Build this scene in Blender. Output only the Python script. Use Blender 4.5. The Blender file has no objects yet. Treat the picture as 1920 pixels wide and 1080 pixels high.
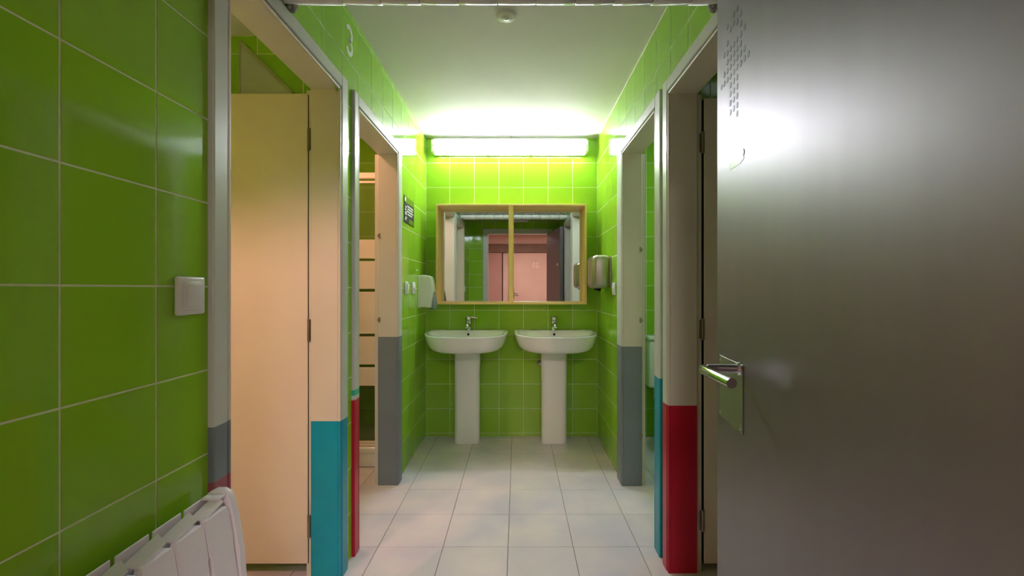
import bpy, bmesh, math, random
from mathutils import Matrix, Vector
random.seed(7)
sc = bpy.context.scene
COL = sc.collection
PI = math.pi

# ------------------------------------------------------------------ camera, world, exposure
CAM_H = 1.2
cam_d = bpy.data.cameras.new('camera')
cam_d.sensor_width = 36.0
cam_d.lens = 36.0 * 866.0 / 1920.0
cam_d.shift_x = -10.0 / 1920.0
cam_d.shift_y = 2.0 / 1920.0
cam_d.clip_start = 0.01
cam = bpy.data.objects.new('camera', cam_d)
cam.location = (0, 0, CAM_H)
cam.rotation_euler = (PI / 2, 0, 0)
COL.objects.link(cam)
sc.camera = cam

world = bpy.data.worlds.new('world')
world.use_nodes = True
world.node_tree.nodes['Background'].inputs[0].default_value = (0.02, 0.02, 0.02, 1)
world.node_tree.nodes['Background'].inputs[1].default_value = 1.0
sc.world = world
sc.view_settings.view_transform = 'Standard'
sc.view_settings.look = 'None'
sc.view_settings.gamma = 1.0
sc.view_settings.use_curve_mapping = False
sc.view_settings.exposure = 1.2
try:
    sc.cycles.max_bounces = 14
    sc.cycles.diffuse_bounces = 8
    sc.cycles.glossy_bounces = 6
    sc.cycles.transmission_bounces = 8
    sc.cycles.sample_clamp_indirect = 6.0
except Exception:
    pass

TUBE = 21.0          # fluorescent diffuser
WARM_L1 = 18.0       # added unseen wall lamp in the first left room (W)
WARM_L2 = 36.0        # added unseen ceiling lamp disc in the shower room
COOL_R2 = 20.0        # added unseen ceiling lamp disc in the toilet room
COOL_R1 = 0.6  # added unseen lamp disc in the near right room
CORR_FILL = 25.0          # added unseen corridor ceiling panel, frontal fill

# ------------------------------------------------------------------ materials
def lin(c):
    r = []
    for v in c:
        v = v / 255.0
        r.append(v / 12.92 if v <= 0.04045 else ((v + 0.055) / 1.055) ** 2.4)
    return (r[0], r[1], r[2], 1.0)

def mat(name, col, rough=0.5, metal=0.0, col2=None, nscale=8.0, bump=0.0, bscale=40.0, coat=0.0,
        trans=0.0, rand=0.0, detail=4.0, spec=0.5, stretch=None, ior=1.45):
    m = bpy.data.materials.new(name)
    m.use_nodes = True
    nt = m.node_tree
    b = nt.nodes['Principled BSDF']
    b.inputs['Roughness'].default_value = rough
    b.inputs['Metallic'].default_value = metal
    b.inputs['Coat Weight'].default_value = coat
    b.inputs['Coat Roughness'].default_value = 0.05
    b.inputs['Transmission Weight'].default_value = trans
    b.inputs['IOR'].default_value = ior
    b.inputs['Specular IOR Level'].default_value = spec
    b.inputs['Base Color'].default_value = lin(col)
    tc = None
    if col2 is not None or bump > 0:
        tc = nt.nodes.new('ShaderNodeNewGeometry').outputs['Position']
        if stretch:
            mp = nt.nodes.new('ShaderNodeMapping')
            mp.inputs['Scale'].default_value = stretch
            nt.links.new(tc, mp.inputs['Vector'])
            tc = mp.outputs['Vector']
    out = None
    if col2 is not None:
        n = nt.nodes.new('ShaderNodeTexNoise')
        n.inputs['Scale'].default_value = nscale
        n.inputs['Detail'].default_value = detail
        nt.links.new(tc, n.inputs['Vector'])
        r = nt.nodes.new('ShaderNodeValToRGB')
        r.color_ramp.elements[0].position = 0.3
        r.color_ramp.elements[1].position = 0.7
        r.color_ramp.elements[0].color = lin(col)
        r.color_ramp.elements[1].color = lin(col2)
        nt.links.new(n.outputs['Fac'], r.inputs['Fac'])
        out = r.outputs['Color']
    if rand > 0:
        oi = nt.nodes.new('ShaderNodeObjectInfo')
        mr = nt.nodes.new('ShaderNodeMapRange')
        mr.inputs['To Min'].default_value = 1 - rand
        mr.inputs['To Max'].default_value = 1 + rand
        nt.links.new(oi.outputs['Random'], mr.inputs['Value'])
        mx = nt.nodes.new('ShaderNodeVectorMath')
        mx.operation = 'SCALE'
        if out is not None:
            nt.links.new(out, mx.inputs[0])
        else:
            mx.inputs[0].default_value = lin(col)[:3]
        nt.links.new(mr.outputs['Result'], mx.inputs['Scale'])
        out = mx.outputs['Vector']
    if out is not None:
        nt.links.new(out, b.inputs['Base Color'])
    if bump > 0:
        n2 = nt.nodes.new('ShaderNodeTexNoise')
        n2.inputs['Scale'].default_value = bscale
        n2.inputs['Detail'].default_value = 3.0
        nt.links.new(tc, n2.inputs['Vector'])
        bp = nt.nodes.new('ShaderNodeBump')
        bp.inputs['Strength'].default_value = bump
        bp.inputs['Distance'].default_value = 0.01
        nt.links.new(n2.outputs['Fac'], bp.inputs['Height'])
        nt.links.new(bp.outputs['Normal'], b.inputs['Normal'])
    return m

def emis(name, col, strength, base=(240, 240, 240)):
    m = mat(name, base, 0.3)
    b = m.node_tree.nodes['Principled BSDF']
    b.inputs['Emission Color'].default_value = lin(col)
    b.inputs['Emission Strength'].default_value = strength
    return m

M = {}
M['tile'] = mat('green_glazed_tile', (145, 197, 48), 0.08, col2=(139, 190, 42), nscale=3.0, bump=0.012, bscale=9.0, rand=0.03, spec=0.5)
M['grout'] = mat('pale_grout', (226, 232, 196), 0.7, col2=(214, 222, 182), nscale=30)
M['floor_tile'] = mat('grey_floor_tile', (202, 199, 212), 0.30, col2=(228, 219, 220), nscale=3.4, rand=0.04, bump=0.02, bscale=60, detail=8)
M['floor_grout'] = mat('dark_floor_grout', (96, 92, 88), 0.9, col2=(112, 106, 100), nscale=40)
M['ceiling'] = mat('white_ceiling_paint', (230, 225, 227), 0.7, col2=(225, 220, 222), nscale=3, bump=0.03, bscale=120)
M['plaster'] = mat('cream_plaster', (214, 206, 190), 0.8, col2=(208, 200, 184), nscale=6, bump=0.03, bscale=90)
M['pink'] = mat('salmon_wall_paint', (212, 170, 152), 0.7, col2=(204, 160, 144), nscale=2)
M['shaded_pink'] = mat('pink_painted_shade', (178, 128, 116), 0.6, col2=(168, 120, 108), nscale=3)  # salmon darkened: corridor shading put into the colour
M['brown'] = mat('brown_wood_panel', (120, 84, 62), 0.6, col2=(104, 70, 52), nscale=5)
M['casing'] = mat('light_grey_door_enamel', (206, 208, 204), 0.3, col2=(200, 202, 198), nscale=3)
M['jamb'] = mat('beige_door_enamel', (214, 208, 194), 0.38, col2=(208, 202, 188), nscale=3)
M['leaf'] = mat('cream_door_laminate', (224, 213, 197), 0.42, col2=(218, 207, 191), nscale=3)
M['teal'] = mat('teal_paint', (6, 150, 178), 0.3, col2=(2, 142, 170), nscale=6)
M['crimson'] = mat('crimson_paint', (186, 22, 56), 0.3, col2=(176, 16, 48), nscale=6)
M['slate'] = mat('slate_grey_paint', (122, 132, 139), 0.32, col2=(116, 126, 133), nscale=6)
M['mauve'] = mat('faded_mauve_paint', (160, 84, 100), 0.35, col2=(152, 76, 92), nscale=6)
M['mint'] = mat('mint_paint', (70, 190, 160), 0.35, col2=(64, 182, 152), nscale=6)
M['dark'] = mat('black_gap', (14, 13, 12), 0.7, col2=(18, 17, 16), nscale=10)
M['porcelain'] = mat('white_porcelain', (234, 236, 236), 0.08, col2=(230, 232, 232), nscale=2, coat=0.3)
M['plastic'] = mat('white_plastic', (230, 230, 228), 0.28, col2=(224, 224, 222), nscale=3)
M['greyplastic'] = mat('grey_plastic', (140, 156, 160), 0.35, col2=(132, 148, 152), nscale=5)
M['chrome'] = mat('chrome', (205, 210, 214), 0.09, 1.0, col2=(200, 205, 210), nscale=5)
M['steel'] = mat('brushed_steel', (186, 182, 170), 0.34, 1.0, col2=(168, 162, 150), nscale=30, stretch=(1, 1, 0.08), detail=2)
M['steelplate'] = mat('satin_steel_plate', (168, 168, 162), 0.28, 1.0, col2=(158, 162, 152), nscale=20)
M['greydoor'] = mat('grey_metal_door', (138, 131, 135), 0.44, 0.85, col2=(134, 127, 131), nscale=14, stretch=(1, 1, 0.12), bump=0.006, bscale=220, detail=3)
M['dot'] = mat('grey_print', (104, 110, 116), 0.5, 0.3, col2=(120, 126, 132), nscale=20)
M['residue'] = mat('clear_plastic', (216, 226, 224), 0.3, col2=(226, 234, 232), nscale=30)
M['hinge'] = mat('dull_hinge_metal', (150, 142, 126), 0.35, 0.9, col2=(130, 122, 108), nscale=20)
M['wood'] = mat('pale_pine', (246, 210, 142), 0.45, col2=(232, 190, 118), nscale=16, stretch=(1, 1, 0.15), bump=0.02, bscale=60)
M['woodh'] = mat('pale_pine_rail', (246, 210, 142), 0.45, col2=(232, 190, 118), nscale=16, stretch=(0.15, 1, 1), bump=0.02, bscale=60)
M['mirror'] = mat('mirror_silver', (232, 236, 234), 0.004, 1.0, col2=(230, 234, 232), nscale=1)
M['rough'] = mat('speckled_stone_render', (84, 76, 62), 0.85, col2=(176, 182, 172), nscale=110, bump=0.9, bscale=140, detail=6)
M['trim'] = mat('glazed_trim_tile', (240, 244, 246), 0.12, col2=(226, 232, 234), nscale=14)
M['radiator'] = mat('white_radiator_enamel', (236, 232, 238), 0.35, col2=(231, 227, 233), nscale=3)
M['aluminium'] = mat('white_aluminium', (236, 222, 208), 0.35, col2=(230, 216, 202), nscale=4)
M['frost'] = mat('white_frosted_band', (228, 216, 208), 0.5, col2=(224, 210, 202), nscale=4)
def thin_glass(name, tint, gloss):
    m = bpy.data.materials.new(name); m.use_nodes = True
    nt = m.node_tree
    for n in list(nt.nodes):
        if n.type == 'BSDF_PRINCIPLED': nt.nodes.remove(n)
    t = nt.nodes.new('ShaderNodeBsdfTransparent'); t.inputs[0].default_value = lin(tint)
    g = nt.nodes.new('ShaderNodeBsdfGlossy'); g.inputs['Roughness'].default_value = 0.03
    f = nt.nodes.new('ShaderNodeFresnel'); f.inputs[0].default_value = gloss
    x = nt.nodes.new('ShaderNodeMixShader')
    nt.links.new(f.outputs[0], x.inputs[0]); nt.links.new(t.outputs[0], x.inputs[1]); nt.links.new(g.outputs[0], x.inputs[2])
    nt.links.new(x.outputs[0], nt.nodes['Material Output'].inputs['Surface'])
    return m
M['glass'] = thin_glass('shower_glass', (240, 240, 226), 1.4)
M['black'] = mat('black_print', (20, 22, 20), 0.7, col2=(30, 32, 28), nscale=10)
M['white'] = mat('white_print', (232, 234, 228), 0.5, col2=(226, 228, 222), nscale=10)
M['palenum'] = mat('pale_number_print', (232, 204, 188), 0.5, col2=(226, 198, 182), nscale=10)
M['signtop'] = mat('green_print', (104, 138, 40), 0.25, col2=(98, 130, 36), nscale=10)
M['reflection_grey'] = mat('painted_reflection_grey', (190, 198, 206), 0.35, col2=(178, 186, 194), nscale=4)  # grey of a reflection in the glossy tiles, painted on a sheet
M['reflection_edge'] = mat('painted_reflection_edge', (170, 178, 146), 0.4, col2=(160, 168, 136), nscale=4)  # bright rim of that reflection, painted
M['tube'] = emis('lit_diffuser', (238, 240, 255), TUBE)
M['added_warm'] = emis('added_warm_glass', (255, 182, 150), WARM_L2)
M['added_cool'] = emis('added_cool_glass', (225, 240, 255), COOL_R2)
M['added_dim'] = emis('added_dim_glass', (232, 245, 235), COOL_R1)
M['corrfill'] = emis('corridor_fill_panel', (255, 240, 236), CORR_FILL)
M['led'] = emis('lit_led', (255, 240, 200), 9.0)
M['floor_corr'] = mat('corridor_floor', (150, 124, 112), 0.4, col2=(140, 116, 104), nscale=4)

def tiled_mat(name):
    m = mat(name, (140, 188, 40), 0.1)
    nt = m.node_tree
    g = nt.nodes.new('ShaderNodeNewGeometry')
    mp = nt.nodes.new('ShaderNodeMapping'); mp.inputs['Rotation'].default_value = (0, PI/2, PI/2)
    nt.links.new(g.outputs['Position'], mp.inputs['Vector'])
    b = nt.nodes.new('ShaderNodeTexBrick')
    b.offset = 0.0
    b.inputs['Scale'].default_value = 1.0
    b.inputs['Brick Width'].default_value = 0.2; b.inputs['Row Height'].default_value = 0.2
    b.inputs['Mortar Size'].default_value = 0.002
    b.inputs['Color1'].default_value = lin((144, 192, 44)); b.inputs['Color2'].default_value = lin((136, 184, 38))
    b.inputs['Mortar'].default_value = lin((226, 232, 196))
    nt.links.new(mp.outputs['Vector'], b.inputs['Vector'])
    nt.links.new(b.outputs['Color'], nt.nodes['Principled BSDF'].inputs['Base Color'])
    return m
M['tiled'] = tiled_mat('green_tiles_unseen_walls')

# ------------------------------------------------------------------ helpers
def tag(o, label=None, cat=None, group=None, kind=None):
    if label: o['label'] = label
    if cat: o['category'] = cat
    if group: o['group'] = group
    if kind: o['kind'] = kind
    return o

def to_mesh(bm, name, smooth=None):
    me = bpy.data.meshes.new(name)
    bmesh.ops.recalc_face_normals(bm, faces=bm.faces)
    bm.to_mesh(me)
    bm.free()
    if smooth is not None:
        for p in me.polygons:
            p.use_smooth = True
        try:
            me.set_sharp_from_angle(angle=math.radians(smooth))
        except Exception:
            pass
    return me

def obj(name, bm, m, parent=None, smooth=None, root_inv=None):
    if root_inv is not None:
        bm.transform(root_inv)
    me = to_mesh(bm, name, smooth)
    me.materials.append(M[m] if isinstance(m, str) else m)
    o = bpy.data.objects.new(name, me)
    COL.objects.link(o)
    if parent is not None:
        o.parent = parent
    return o

class Thing:
    """An Empty at the thing's base; parts are authored in world space unless local=True."""
    def __init__(s, name, loc, label=None, cat=None, group=None, kind=None, rotz=0.0, local=False):
        s.root = bpy.data.objects.new(name, None)
        s.root.empty_display_size = 0.05
        s.root.location = loc
        s.root.rotation_euler = (0, 0, rotz)
        COL.objects.link(s.root)
        s.inv = None if local else (Matrix.Translation(loc) @ Matrix.Rotation(rotz, 4, 'Z')).inverted()
        tag(s.root, label, cat, group, kind)
    def part(s, name, bm, m, smooth=None, sub=None):
        return obj(name, bm, m, sub if sub else s.root, smooth, s.inv)

def B(): return bmesh.new()

def box(bm, lo, hi, bev=0.0, seg=1, vert_only=False):
    lo, hi = [min(a, b) for a, b in zip(lo, hi)], [max(a, b) for a, b in zip(lo, hi)]
    vs = [bm.verts.new((x, y, z)) for x in (lo[0], hi[0]) for y in (lo[1], hi[1]) for z in (lo[2], hi[2])]
    fs = [(0, 1, 3, 2), (4, 6, 7, 5), (0, 4, 5, 1), (2, 3, 7, 6), (0, 2, 6, 4), (1, 5, 7, 3)]
    faces = [bm.faces.new([vs[i] for i in f]) for f in fs]
    if bev > 0:
        es = set(e for f in faces for e in f.edges)
        if vert_only:
            es = [e for e in es if abs(e.verts[0].co.z - e.verts[1].co.z) > 1e-6]
        bmesh.ops.bevel(bm, geom=list(es), offset=bev, segments=seg, profile=0.5, affect='EDGES')
    return bm

def bx(lo, hi, bev=0.0, seg=1, vert_only=False):
    return box(B(), lo, hi, bev, seg, vert_only)

def cyl(bm, p0, p1, r0, r1=None, n=20, caps=True):
    r1 = r0 if r1 is None else r1
    p0, p1 = Vector(p0), Vector(p1)
    d = (p1 - p0)
    q = d.to_track_quat('Z', 'Y').to_matrix()
    a = [bm.verts.new(p0 + q @ Vector((math.cos(2*PI*i/n)*r0, math.sin(2*PI*i/n)*r0, 0))) for i in range(n)]
    b = [bm.verts.new(p1 + q @ Vector((math.cos(2*PI*i/n)*r1, math.sin(2*PI*i/n)*r1, 0))) for i in range(n)]
    for i in range(n):
        bm.faces.new((a[i], a[(i+1) % n], b[(i+1) % n], b[i]))
    if caps:
        bm.faces.new(a[::-1]); bm.faces.new(b)
    return bm

def tube(bm, pts, r, n=14):
    """swept round bar along pts; r is a number or a list"""
    pts = [Vector(p) for p in pts]
    rs = r if isinstance(r, (list, tuple)) else [r] * len(pts)
    rings = []
    up = Vector((0, 0, 1))
    for i, p in enumerate(pts):
        t = (pts[min(i+1, len(pts)-1)] - pts[max(i-1, 0)]).normalized()
        ref = up if abs(t.dot(up)) < 0.95 else Vector((1, 0, 0))
        s = t.cross(ref).normalized(); u = s.cross(t)
        rings.append([bm.verts.new(p + (s*math.cos(2*PI*k/n) + u*math.sin(2*PI*k/n)) * rs[i]) for k in range(n)])
    for a, b in zip(rings, rings[1:]):
        for k in range(n):
            bm.faces.new((a[k], a[(k+1) % n], b[(k+1) % n], b[k]))
    bm.faces.new(rings[0][::-1]); bm.faces.new(rings[-1])
    return bm

def loft(bm, rings, close0=True, close1=True):
    vr = [[bm.verts.new(p) for p in r] for r in rings]
    n = len(vr[0])
    for a, b in zip(vr, vr[1:]):
        for k in range(n):
            bm.faces.new((a[k], a[(k+1) % n], b[(k+1) % n], b[k]))
    if close0: bm.faces.new(vr[0][::-1])
    if close1: bm.faces.new(vr[-1])
    return bm

def prism(bm, pts, axis, a, b, bev=0.0, seg=2):
    """polygon pts (2D) extruded along axis 'x','y','z' from a to b"""
    def P(p, t):
        if axis == 'x': return (t, p[0], p[1])
        if axis == 'y': return (p[0], t, p[1])
        return (p[0], p[1], t)
    va = [bm.verts.new(P(p, a)) for p in pts]
    vb = [bm.verts.new(P(p, b)) for p in pts]
    n = len(pts)
    fs = [bm.faces.new(va[::-1]), bm.faces.new(vb)]
    for i in range(n):
        fs.append(bm.faces.new((va[i], va[(i+1) % n], vb[(i+1) % n], vb[i])))
    if bev > 0:
        bmesh.ops.recalc_face_normals(bm, faces=fs)
        es = set(fs[0].edges) | set(fs[1].edges)
        bmesh.ops.bevel(bm, geom=list(es), offset=bev, segments=seg, profile=0.5, affect='EDGES')
    return bm

# ------------------------------------------------------------------ tiles: each its own object, full tiles share a mesh
AX = {'+x': (Vector((0, 1, 0)), Vector((0, 0, 1))), '-x': (Vector((0, -1, 0)), Vector((0, 0, 1))),
      '-y': (Vector((1, 0, 0)), Vector((0, 0, 1))), '+y': (Vector((-1, 0, 0)), Vector((0, 0, 1))),
      '+z': (Vector((1, 0, 0)), Vector((0, 1, 0)))}
_tile_cache = {}

def tile_mesh(rects_us, rects_vs, keep, h, ch, m, name):
    bm = B()
    vs = {}
    def V(i, j):
        if (i, j) not in vs:
            vs[(i, j)] = bm.verts.new((rects_us[i], rects_vs[j], 0))
        return vs[(i, j)]
    for i in range(len(rects_us) - 1):
        for j in range(len(rects_vs) - 1):
            if keep(i, j):
                bm.faces.new((V(i, j), V(i+1, j), V(i+1, j+1), V(i, j+1)))
    if not bm.faces:
        bm.free(); return None
    if len(bm.faces) > 1:
        bmesh.ops.dissolve_faces(bm, faces=list(bm.faces), use_verts=True)
    r = bmesh.ops.extrude_face_region(bm, geom=list(bm.faces))
    top = [g for g in r['geom'] if isinstance(g, bmesh.types.BMFace)]
    tv = set(v for f in top for v in f.verts)
    for v in tv: v.co.z += h - ch
    bmesh.ops.inset_region(bm, faces=top, thickness=ch, depth=ch, use_boundary=True, use_even_offset=True)
    me = to_mesh(bm, name)
    me.materials.append(M[m])
    return me

def tile_field(parent, facing, plane, urange, vrange, u0, v0, pu, pv, joint, h, ch, m, holes=(), tilt=0.0012, name='tile'):
    """urange / vrange / holes in world coordinates along the wall; plane is the grout plane the tiles sit on."""
    U, Vd = AX[facing]
    N = U.cross(Vd)
    s = 1.0 if sum(U) > 0 else -1.0
    base = Vector((0, 0, 0))
    k = [i for i in range(3) if abs(N[i]) > 0.5][0]
    base[k] = plane
    ia, ib = math.floor((urange[0]-u0)/pu + 1e-6), math.ceil((urange[1]-u0)/pu - 1e-6)
    ja, jb = math.floor((vrange[0]-v0)/pv + 1e-6), math.ceil((vrange[1]-v0)/pv - 1e-6)
    for i in range(ia, ib):
        for j in range(ja, jb):
            a0 = max(u0+i*pu, urange[0]) + joint/2; a1 = min(u0+(i+1)*pu, urange[1]) - joint/2
            b0 = max(v0+j*pv, vrange[0]) + joint/2; b1 = min(v0+(j+1)*pv, vrange[1]) - joint/2
            if a1-a0 < 0.012 or b1-b0 < 0.008: continue
            ca, cb = (a0+a1)/2, (b0+b1)/2
            hs = [q for q in holes if q[0] < a1 and q[1] > a0 and q[2] < b1 and q[3] > b0]
            if not hs:
                key = (m, round(a1-a0, 4), round(b1-b0, 4), h)
                if key not in _tile_cache:
                    w, l = (a1-a0)/2, (b1-b0)/2
                    _tile_cache[key] = tile_mesh([-w, w], [-l, l], lambda i, j: True, h, ch, m, name)
                me = _tile_cache[key]
            else:
                us, vs = {a0, a1}, {b0, b1}
                for q in hs:
                    for e in q[:2]:
                        if a0 < e < a1: us.add(e)
                    for e in q[2:]:
                        if b0 < e < b1: vs.add(e)
                us, vs = sorted(us), sorted(vs)
                def keep_w(x, y):
                    return not any(q[0] < x < q[1] and q[2] < y < q[3] for q in hs)
                lu = [(x-ca)*s for x in us]; lv = [y-cb for y in vs]
                if s < 0: lu = lu[::-1]
                def keep(i, j, lu=lu, lv=lv):
                    return keep_w(ca + s*(lu[i]+lu[i+1])/2, cb + (lv[j]+lv[j+1])/2)
                me = tile_mesh(lu, lv, keep, h, ch, m, name)
                if me is None: continue
            o = bpy.data.objects.new(name, me)
            COL.objects.link(o)
            R = Matrix((U, Vd, N)).transposed().to_4x4()
            J = Matrix.Rotation(random.gauss(0, tilt), 4, 'X') @ Matrix.Rotation(random.gauss(0, tilt), 4, 'Y')
            loc = base + U*(ca*s) + Vd*cb if abs(Vd.z) > 0.5 or True else None
            o.matrix_world = Matrix.Translation(loc) @ R @ J
            o.parent = parent

# ------------------------------------------------------------------ dimensions (metres; camera at the origin, looking +y)
XL, XR = -0.7425, 0.650        # tile faces of the two side walls
YB = 3.76                       # back wall
YF = 0.38                       # room side of the entrance wall
ZC = 2.43                       # ceiling
REC = 0.0007                    # tile face proud of the grout
TH = 0.10                       # wall body
OXL, OXR = -1.75, 1.66
G = dict(pu=0.2, pv=0.2, joint=0.0036, h=REC, ch=0.0004, m='tile')
ZI, ZO = 2.025, 2.092           # door head: opening / outer casing

# (side, opening near, opening far, near casing outer, far casing outer)
DOORS = {1: (-1, 1.178, 1.905, 1.108, 1.985), 2: (-1, 2.135, 2.823, 2.068, 2.918),
         3: (1, 1.215, 1.950, 1.145, 2.022), 4: (1, 2.150, 2.812, 2.062, 2.948)}

# ------------------------------------------------------------------ floor and ceilings
fl = obj('floor', bx((OXL-.1, -3.35, -0.12), (OXR+.1, YB+.1, -0.003)), 'floor_grout')
tag(fl, 'grey mottled square floor tiles with thin dark joints', 'floor', kind='structure')
tile_field(fl, '+z', -0.003, (OXL, OXR), (YF-.12, YB), -0.043, 2.151-0.307*7, 0.303, 0.307, 0.0026, 0.003, 0.0008, 'floor_tile', tilt=0.0008, name='floor_tile')
ce = obj('ceiling', bx((OXL-.1, -3.35, ZC), (OXR+.1, YB+.1, ZC+.12)), 'ceiling')
tag(ce, 'white painted ceiling above the washbasins', 'ceiling', kind='structure')
ce2 = obj('ceiling_side_room', bx((OXL, YF, 2.308), (XL-TH, 2.02, 2.36)), 'ceiling')
tag(ce2, 'lower ceiling of the first room on the left', 'ceiling', kind='structure')

# ------------------------------------------------------------------ walls
def wall_boxes(bm, x0, x1, doors):
    y = YF
    for (a, b) in doors:
        box(bm, (x0, y, 0), (x1, a, ZC))
        box(bm, (x0, a, ZI + .02), (x1, b, ZC))
        y = b
    box(bm, (x0, y, 0), (x1, YB, ZC))
    return bm
lo = [(DOORS[1][1]-.03, DOORS[1][2]+.03), (DOORS[2][1]-.03, DOORS[2][2]+.03)]
ro = [(DOORS[3][1]-.03, DOORS[3][2]+.03), (DOORS[4][1]-.03, DOORS[4][2]+.03)]
wl = obj('wall_left', wall_boxes(B(), XL-TH, XL-REC, lo), 'grout')
tag(wl, 'left wall of glossy green square tiles with two doorways', 'wall', kind='structure')
wr = obj('wall_right', wall_boxes(B(), XR+REC, XR+TH, ro), 'grout')
tag(wr, 'right wall of glossy green square tiles with two doorways', 'wall', kind='structure')
tile_field(wl, '+x', XL-REC, (YF, YB), (0, ZC), 0.750, 1.206, holes=[(a, b, -1, ZI+.02) for a, b in lo], **G)
tile_field(wr, '-x', XR+REC, (YF, YB), (0, ZC), 0.757, 1.222, holes=[(a, b, -1, ZI+.02) for a, b in ro], **G)
wb = obj('wall_back', bx((OXL, YB+REC, 0), (OXR, YB+.1, ZC)), 'grout')
tag(wb, 'green tiled back wall behind the washbasins and mirror', 'wall', kind='structure')
tile_field(wb, '-y', YB+REC, (OXL, OXR), (0, ZC), 0.650, 1.227, holes=[(XL-TH, XL, -1, 3), (XR, XR+TH, -1, 3)], **G)
# entrance wall, seen in the mirror
EX0, EX1, EZ = -0.452, 0.458, 2.03
bm = B()
box(bm, (OXL, YF-.12, 0), (EX0-.03, YF-REC, ZC)); box(bm, (EX1+.03, YF-.12, 0), (OXR, YF-REC, ZC)); box(bm, (EX0-.03, YF-.12, EZ+.03), (EX1+.03, YF-REC, ZC))
wf = obj('wall_front', bm, 'grout')
tag(wf, 'green tiled entrance wall seen in the mirror', 'wall', kind='structure')
tile_field(wf, '+y', YF-REC, (OXL, OXR), (0, ZC), -0.742, 1.206, holes=[(EX0-.03, EX1+.03, -1, EZ+.03), (XL-TH, XL, -1, 3), (XR, XR+TH, -1, 3)], **G)
# outer walls of the side rooms and the partitions between them
tag(obj('wall_outer_left', bx((OXL-.08, YF-.12, 0), (OXL, YB, ZC)), 'tiled'), 'outer wall of the rooms on the left', 'wall', kind='structure')
tag(obj('wall_outer_right', bx((OXR, YF-.12, 0), (OXR+.08, YB, ZC)), 'tiled'), 'outer wall of the rooms on the right', 'wall', kind='structure')
pl = obj('wall_partition_left', bx((OXL, 2.02+REC, 0), (XL-TH, 2.075, ZC)), 'grout')
tag(pl, 'green tiled partition behind the open cream door on the left', 'wall', kind='structure')
tile_field(pl, '-y', 2.02+REC, (OXL, XL-TH), (0, 2.308), -0.937, 1.229, **G)
pr = obj('wall_partition_right', bx((XR+TH, 2.035+REC, 0), (OXR, 2.09, ZC)), 'grout')
tag(pr, 'green tiled partition behind the open door on the right', 'wall', kind='structure')
tile_field(pr, '-y', 2.035+REC, (XR+TH, OXR), (0, ZC), 0.85, 1.222, **G)
# corridor beyond the entrance, seen in the mirror
tag(obj('wall_corridor', bx((OXL, -3.3, 0), (OXR, -3.2, ZC)), 'pink'), 'salmon pink corridor wall seen in the mirror', 'wall', kind='structure')
tag(obj('wall_corridor_left', bx((OXL-.08, -3.3, 0), (OXL, YF-.12, ZC)), 'pink'), 'side wall of the pink corridor behind the entrance, left', 'wall', kind='structure')
tag(obj('wall_corridor_right', bx((OXR, -3.3, 0), (OXR+.08, YF-.12, ZC)), 'pink'), 'side wall of the pink corridor behind the entrance, right', 'wall', kind='structure')

# ------------------------------------------------------------------ side-room door frames and leaves
def segs(z0, z1, bands, base):
    """split z0..z1 into painted pieces; bands = [(za, zb, material)]"""
    cuts = sorted({z0, z1} | {z for b in bands for z in b[:2] if z0 < z < z1})
    r = []
    for a, b in zip(cuts, cuts[1:]):
        m = base
        for za, zb, mm in bands:
            if za - 1e-6 <= a and b <= zb + 1e-6: m = mm
        r.append((a, b, m))
    return r

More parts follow.
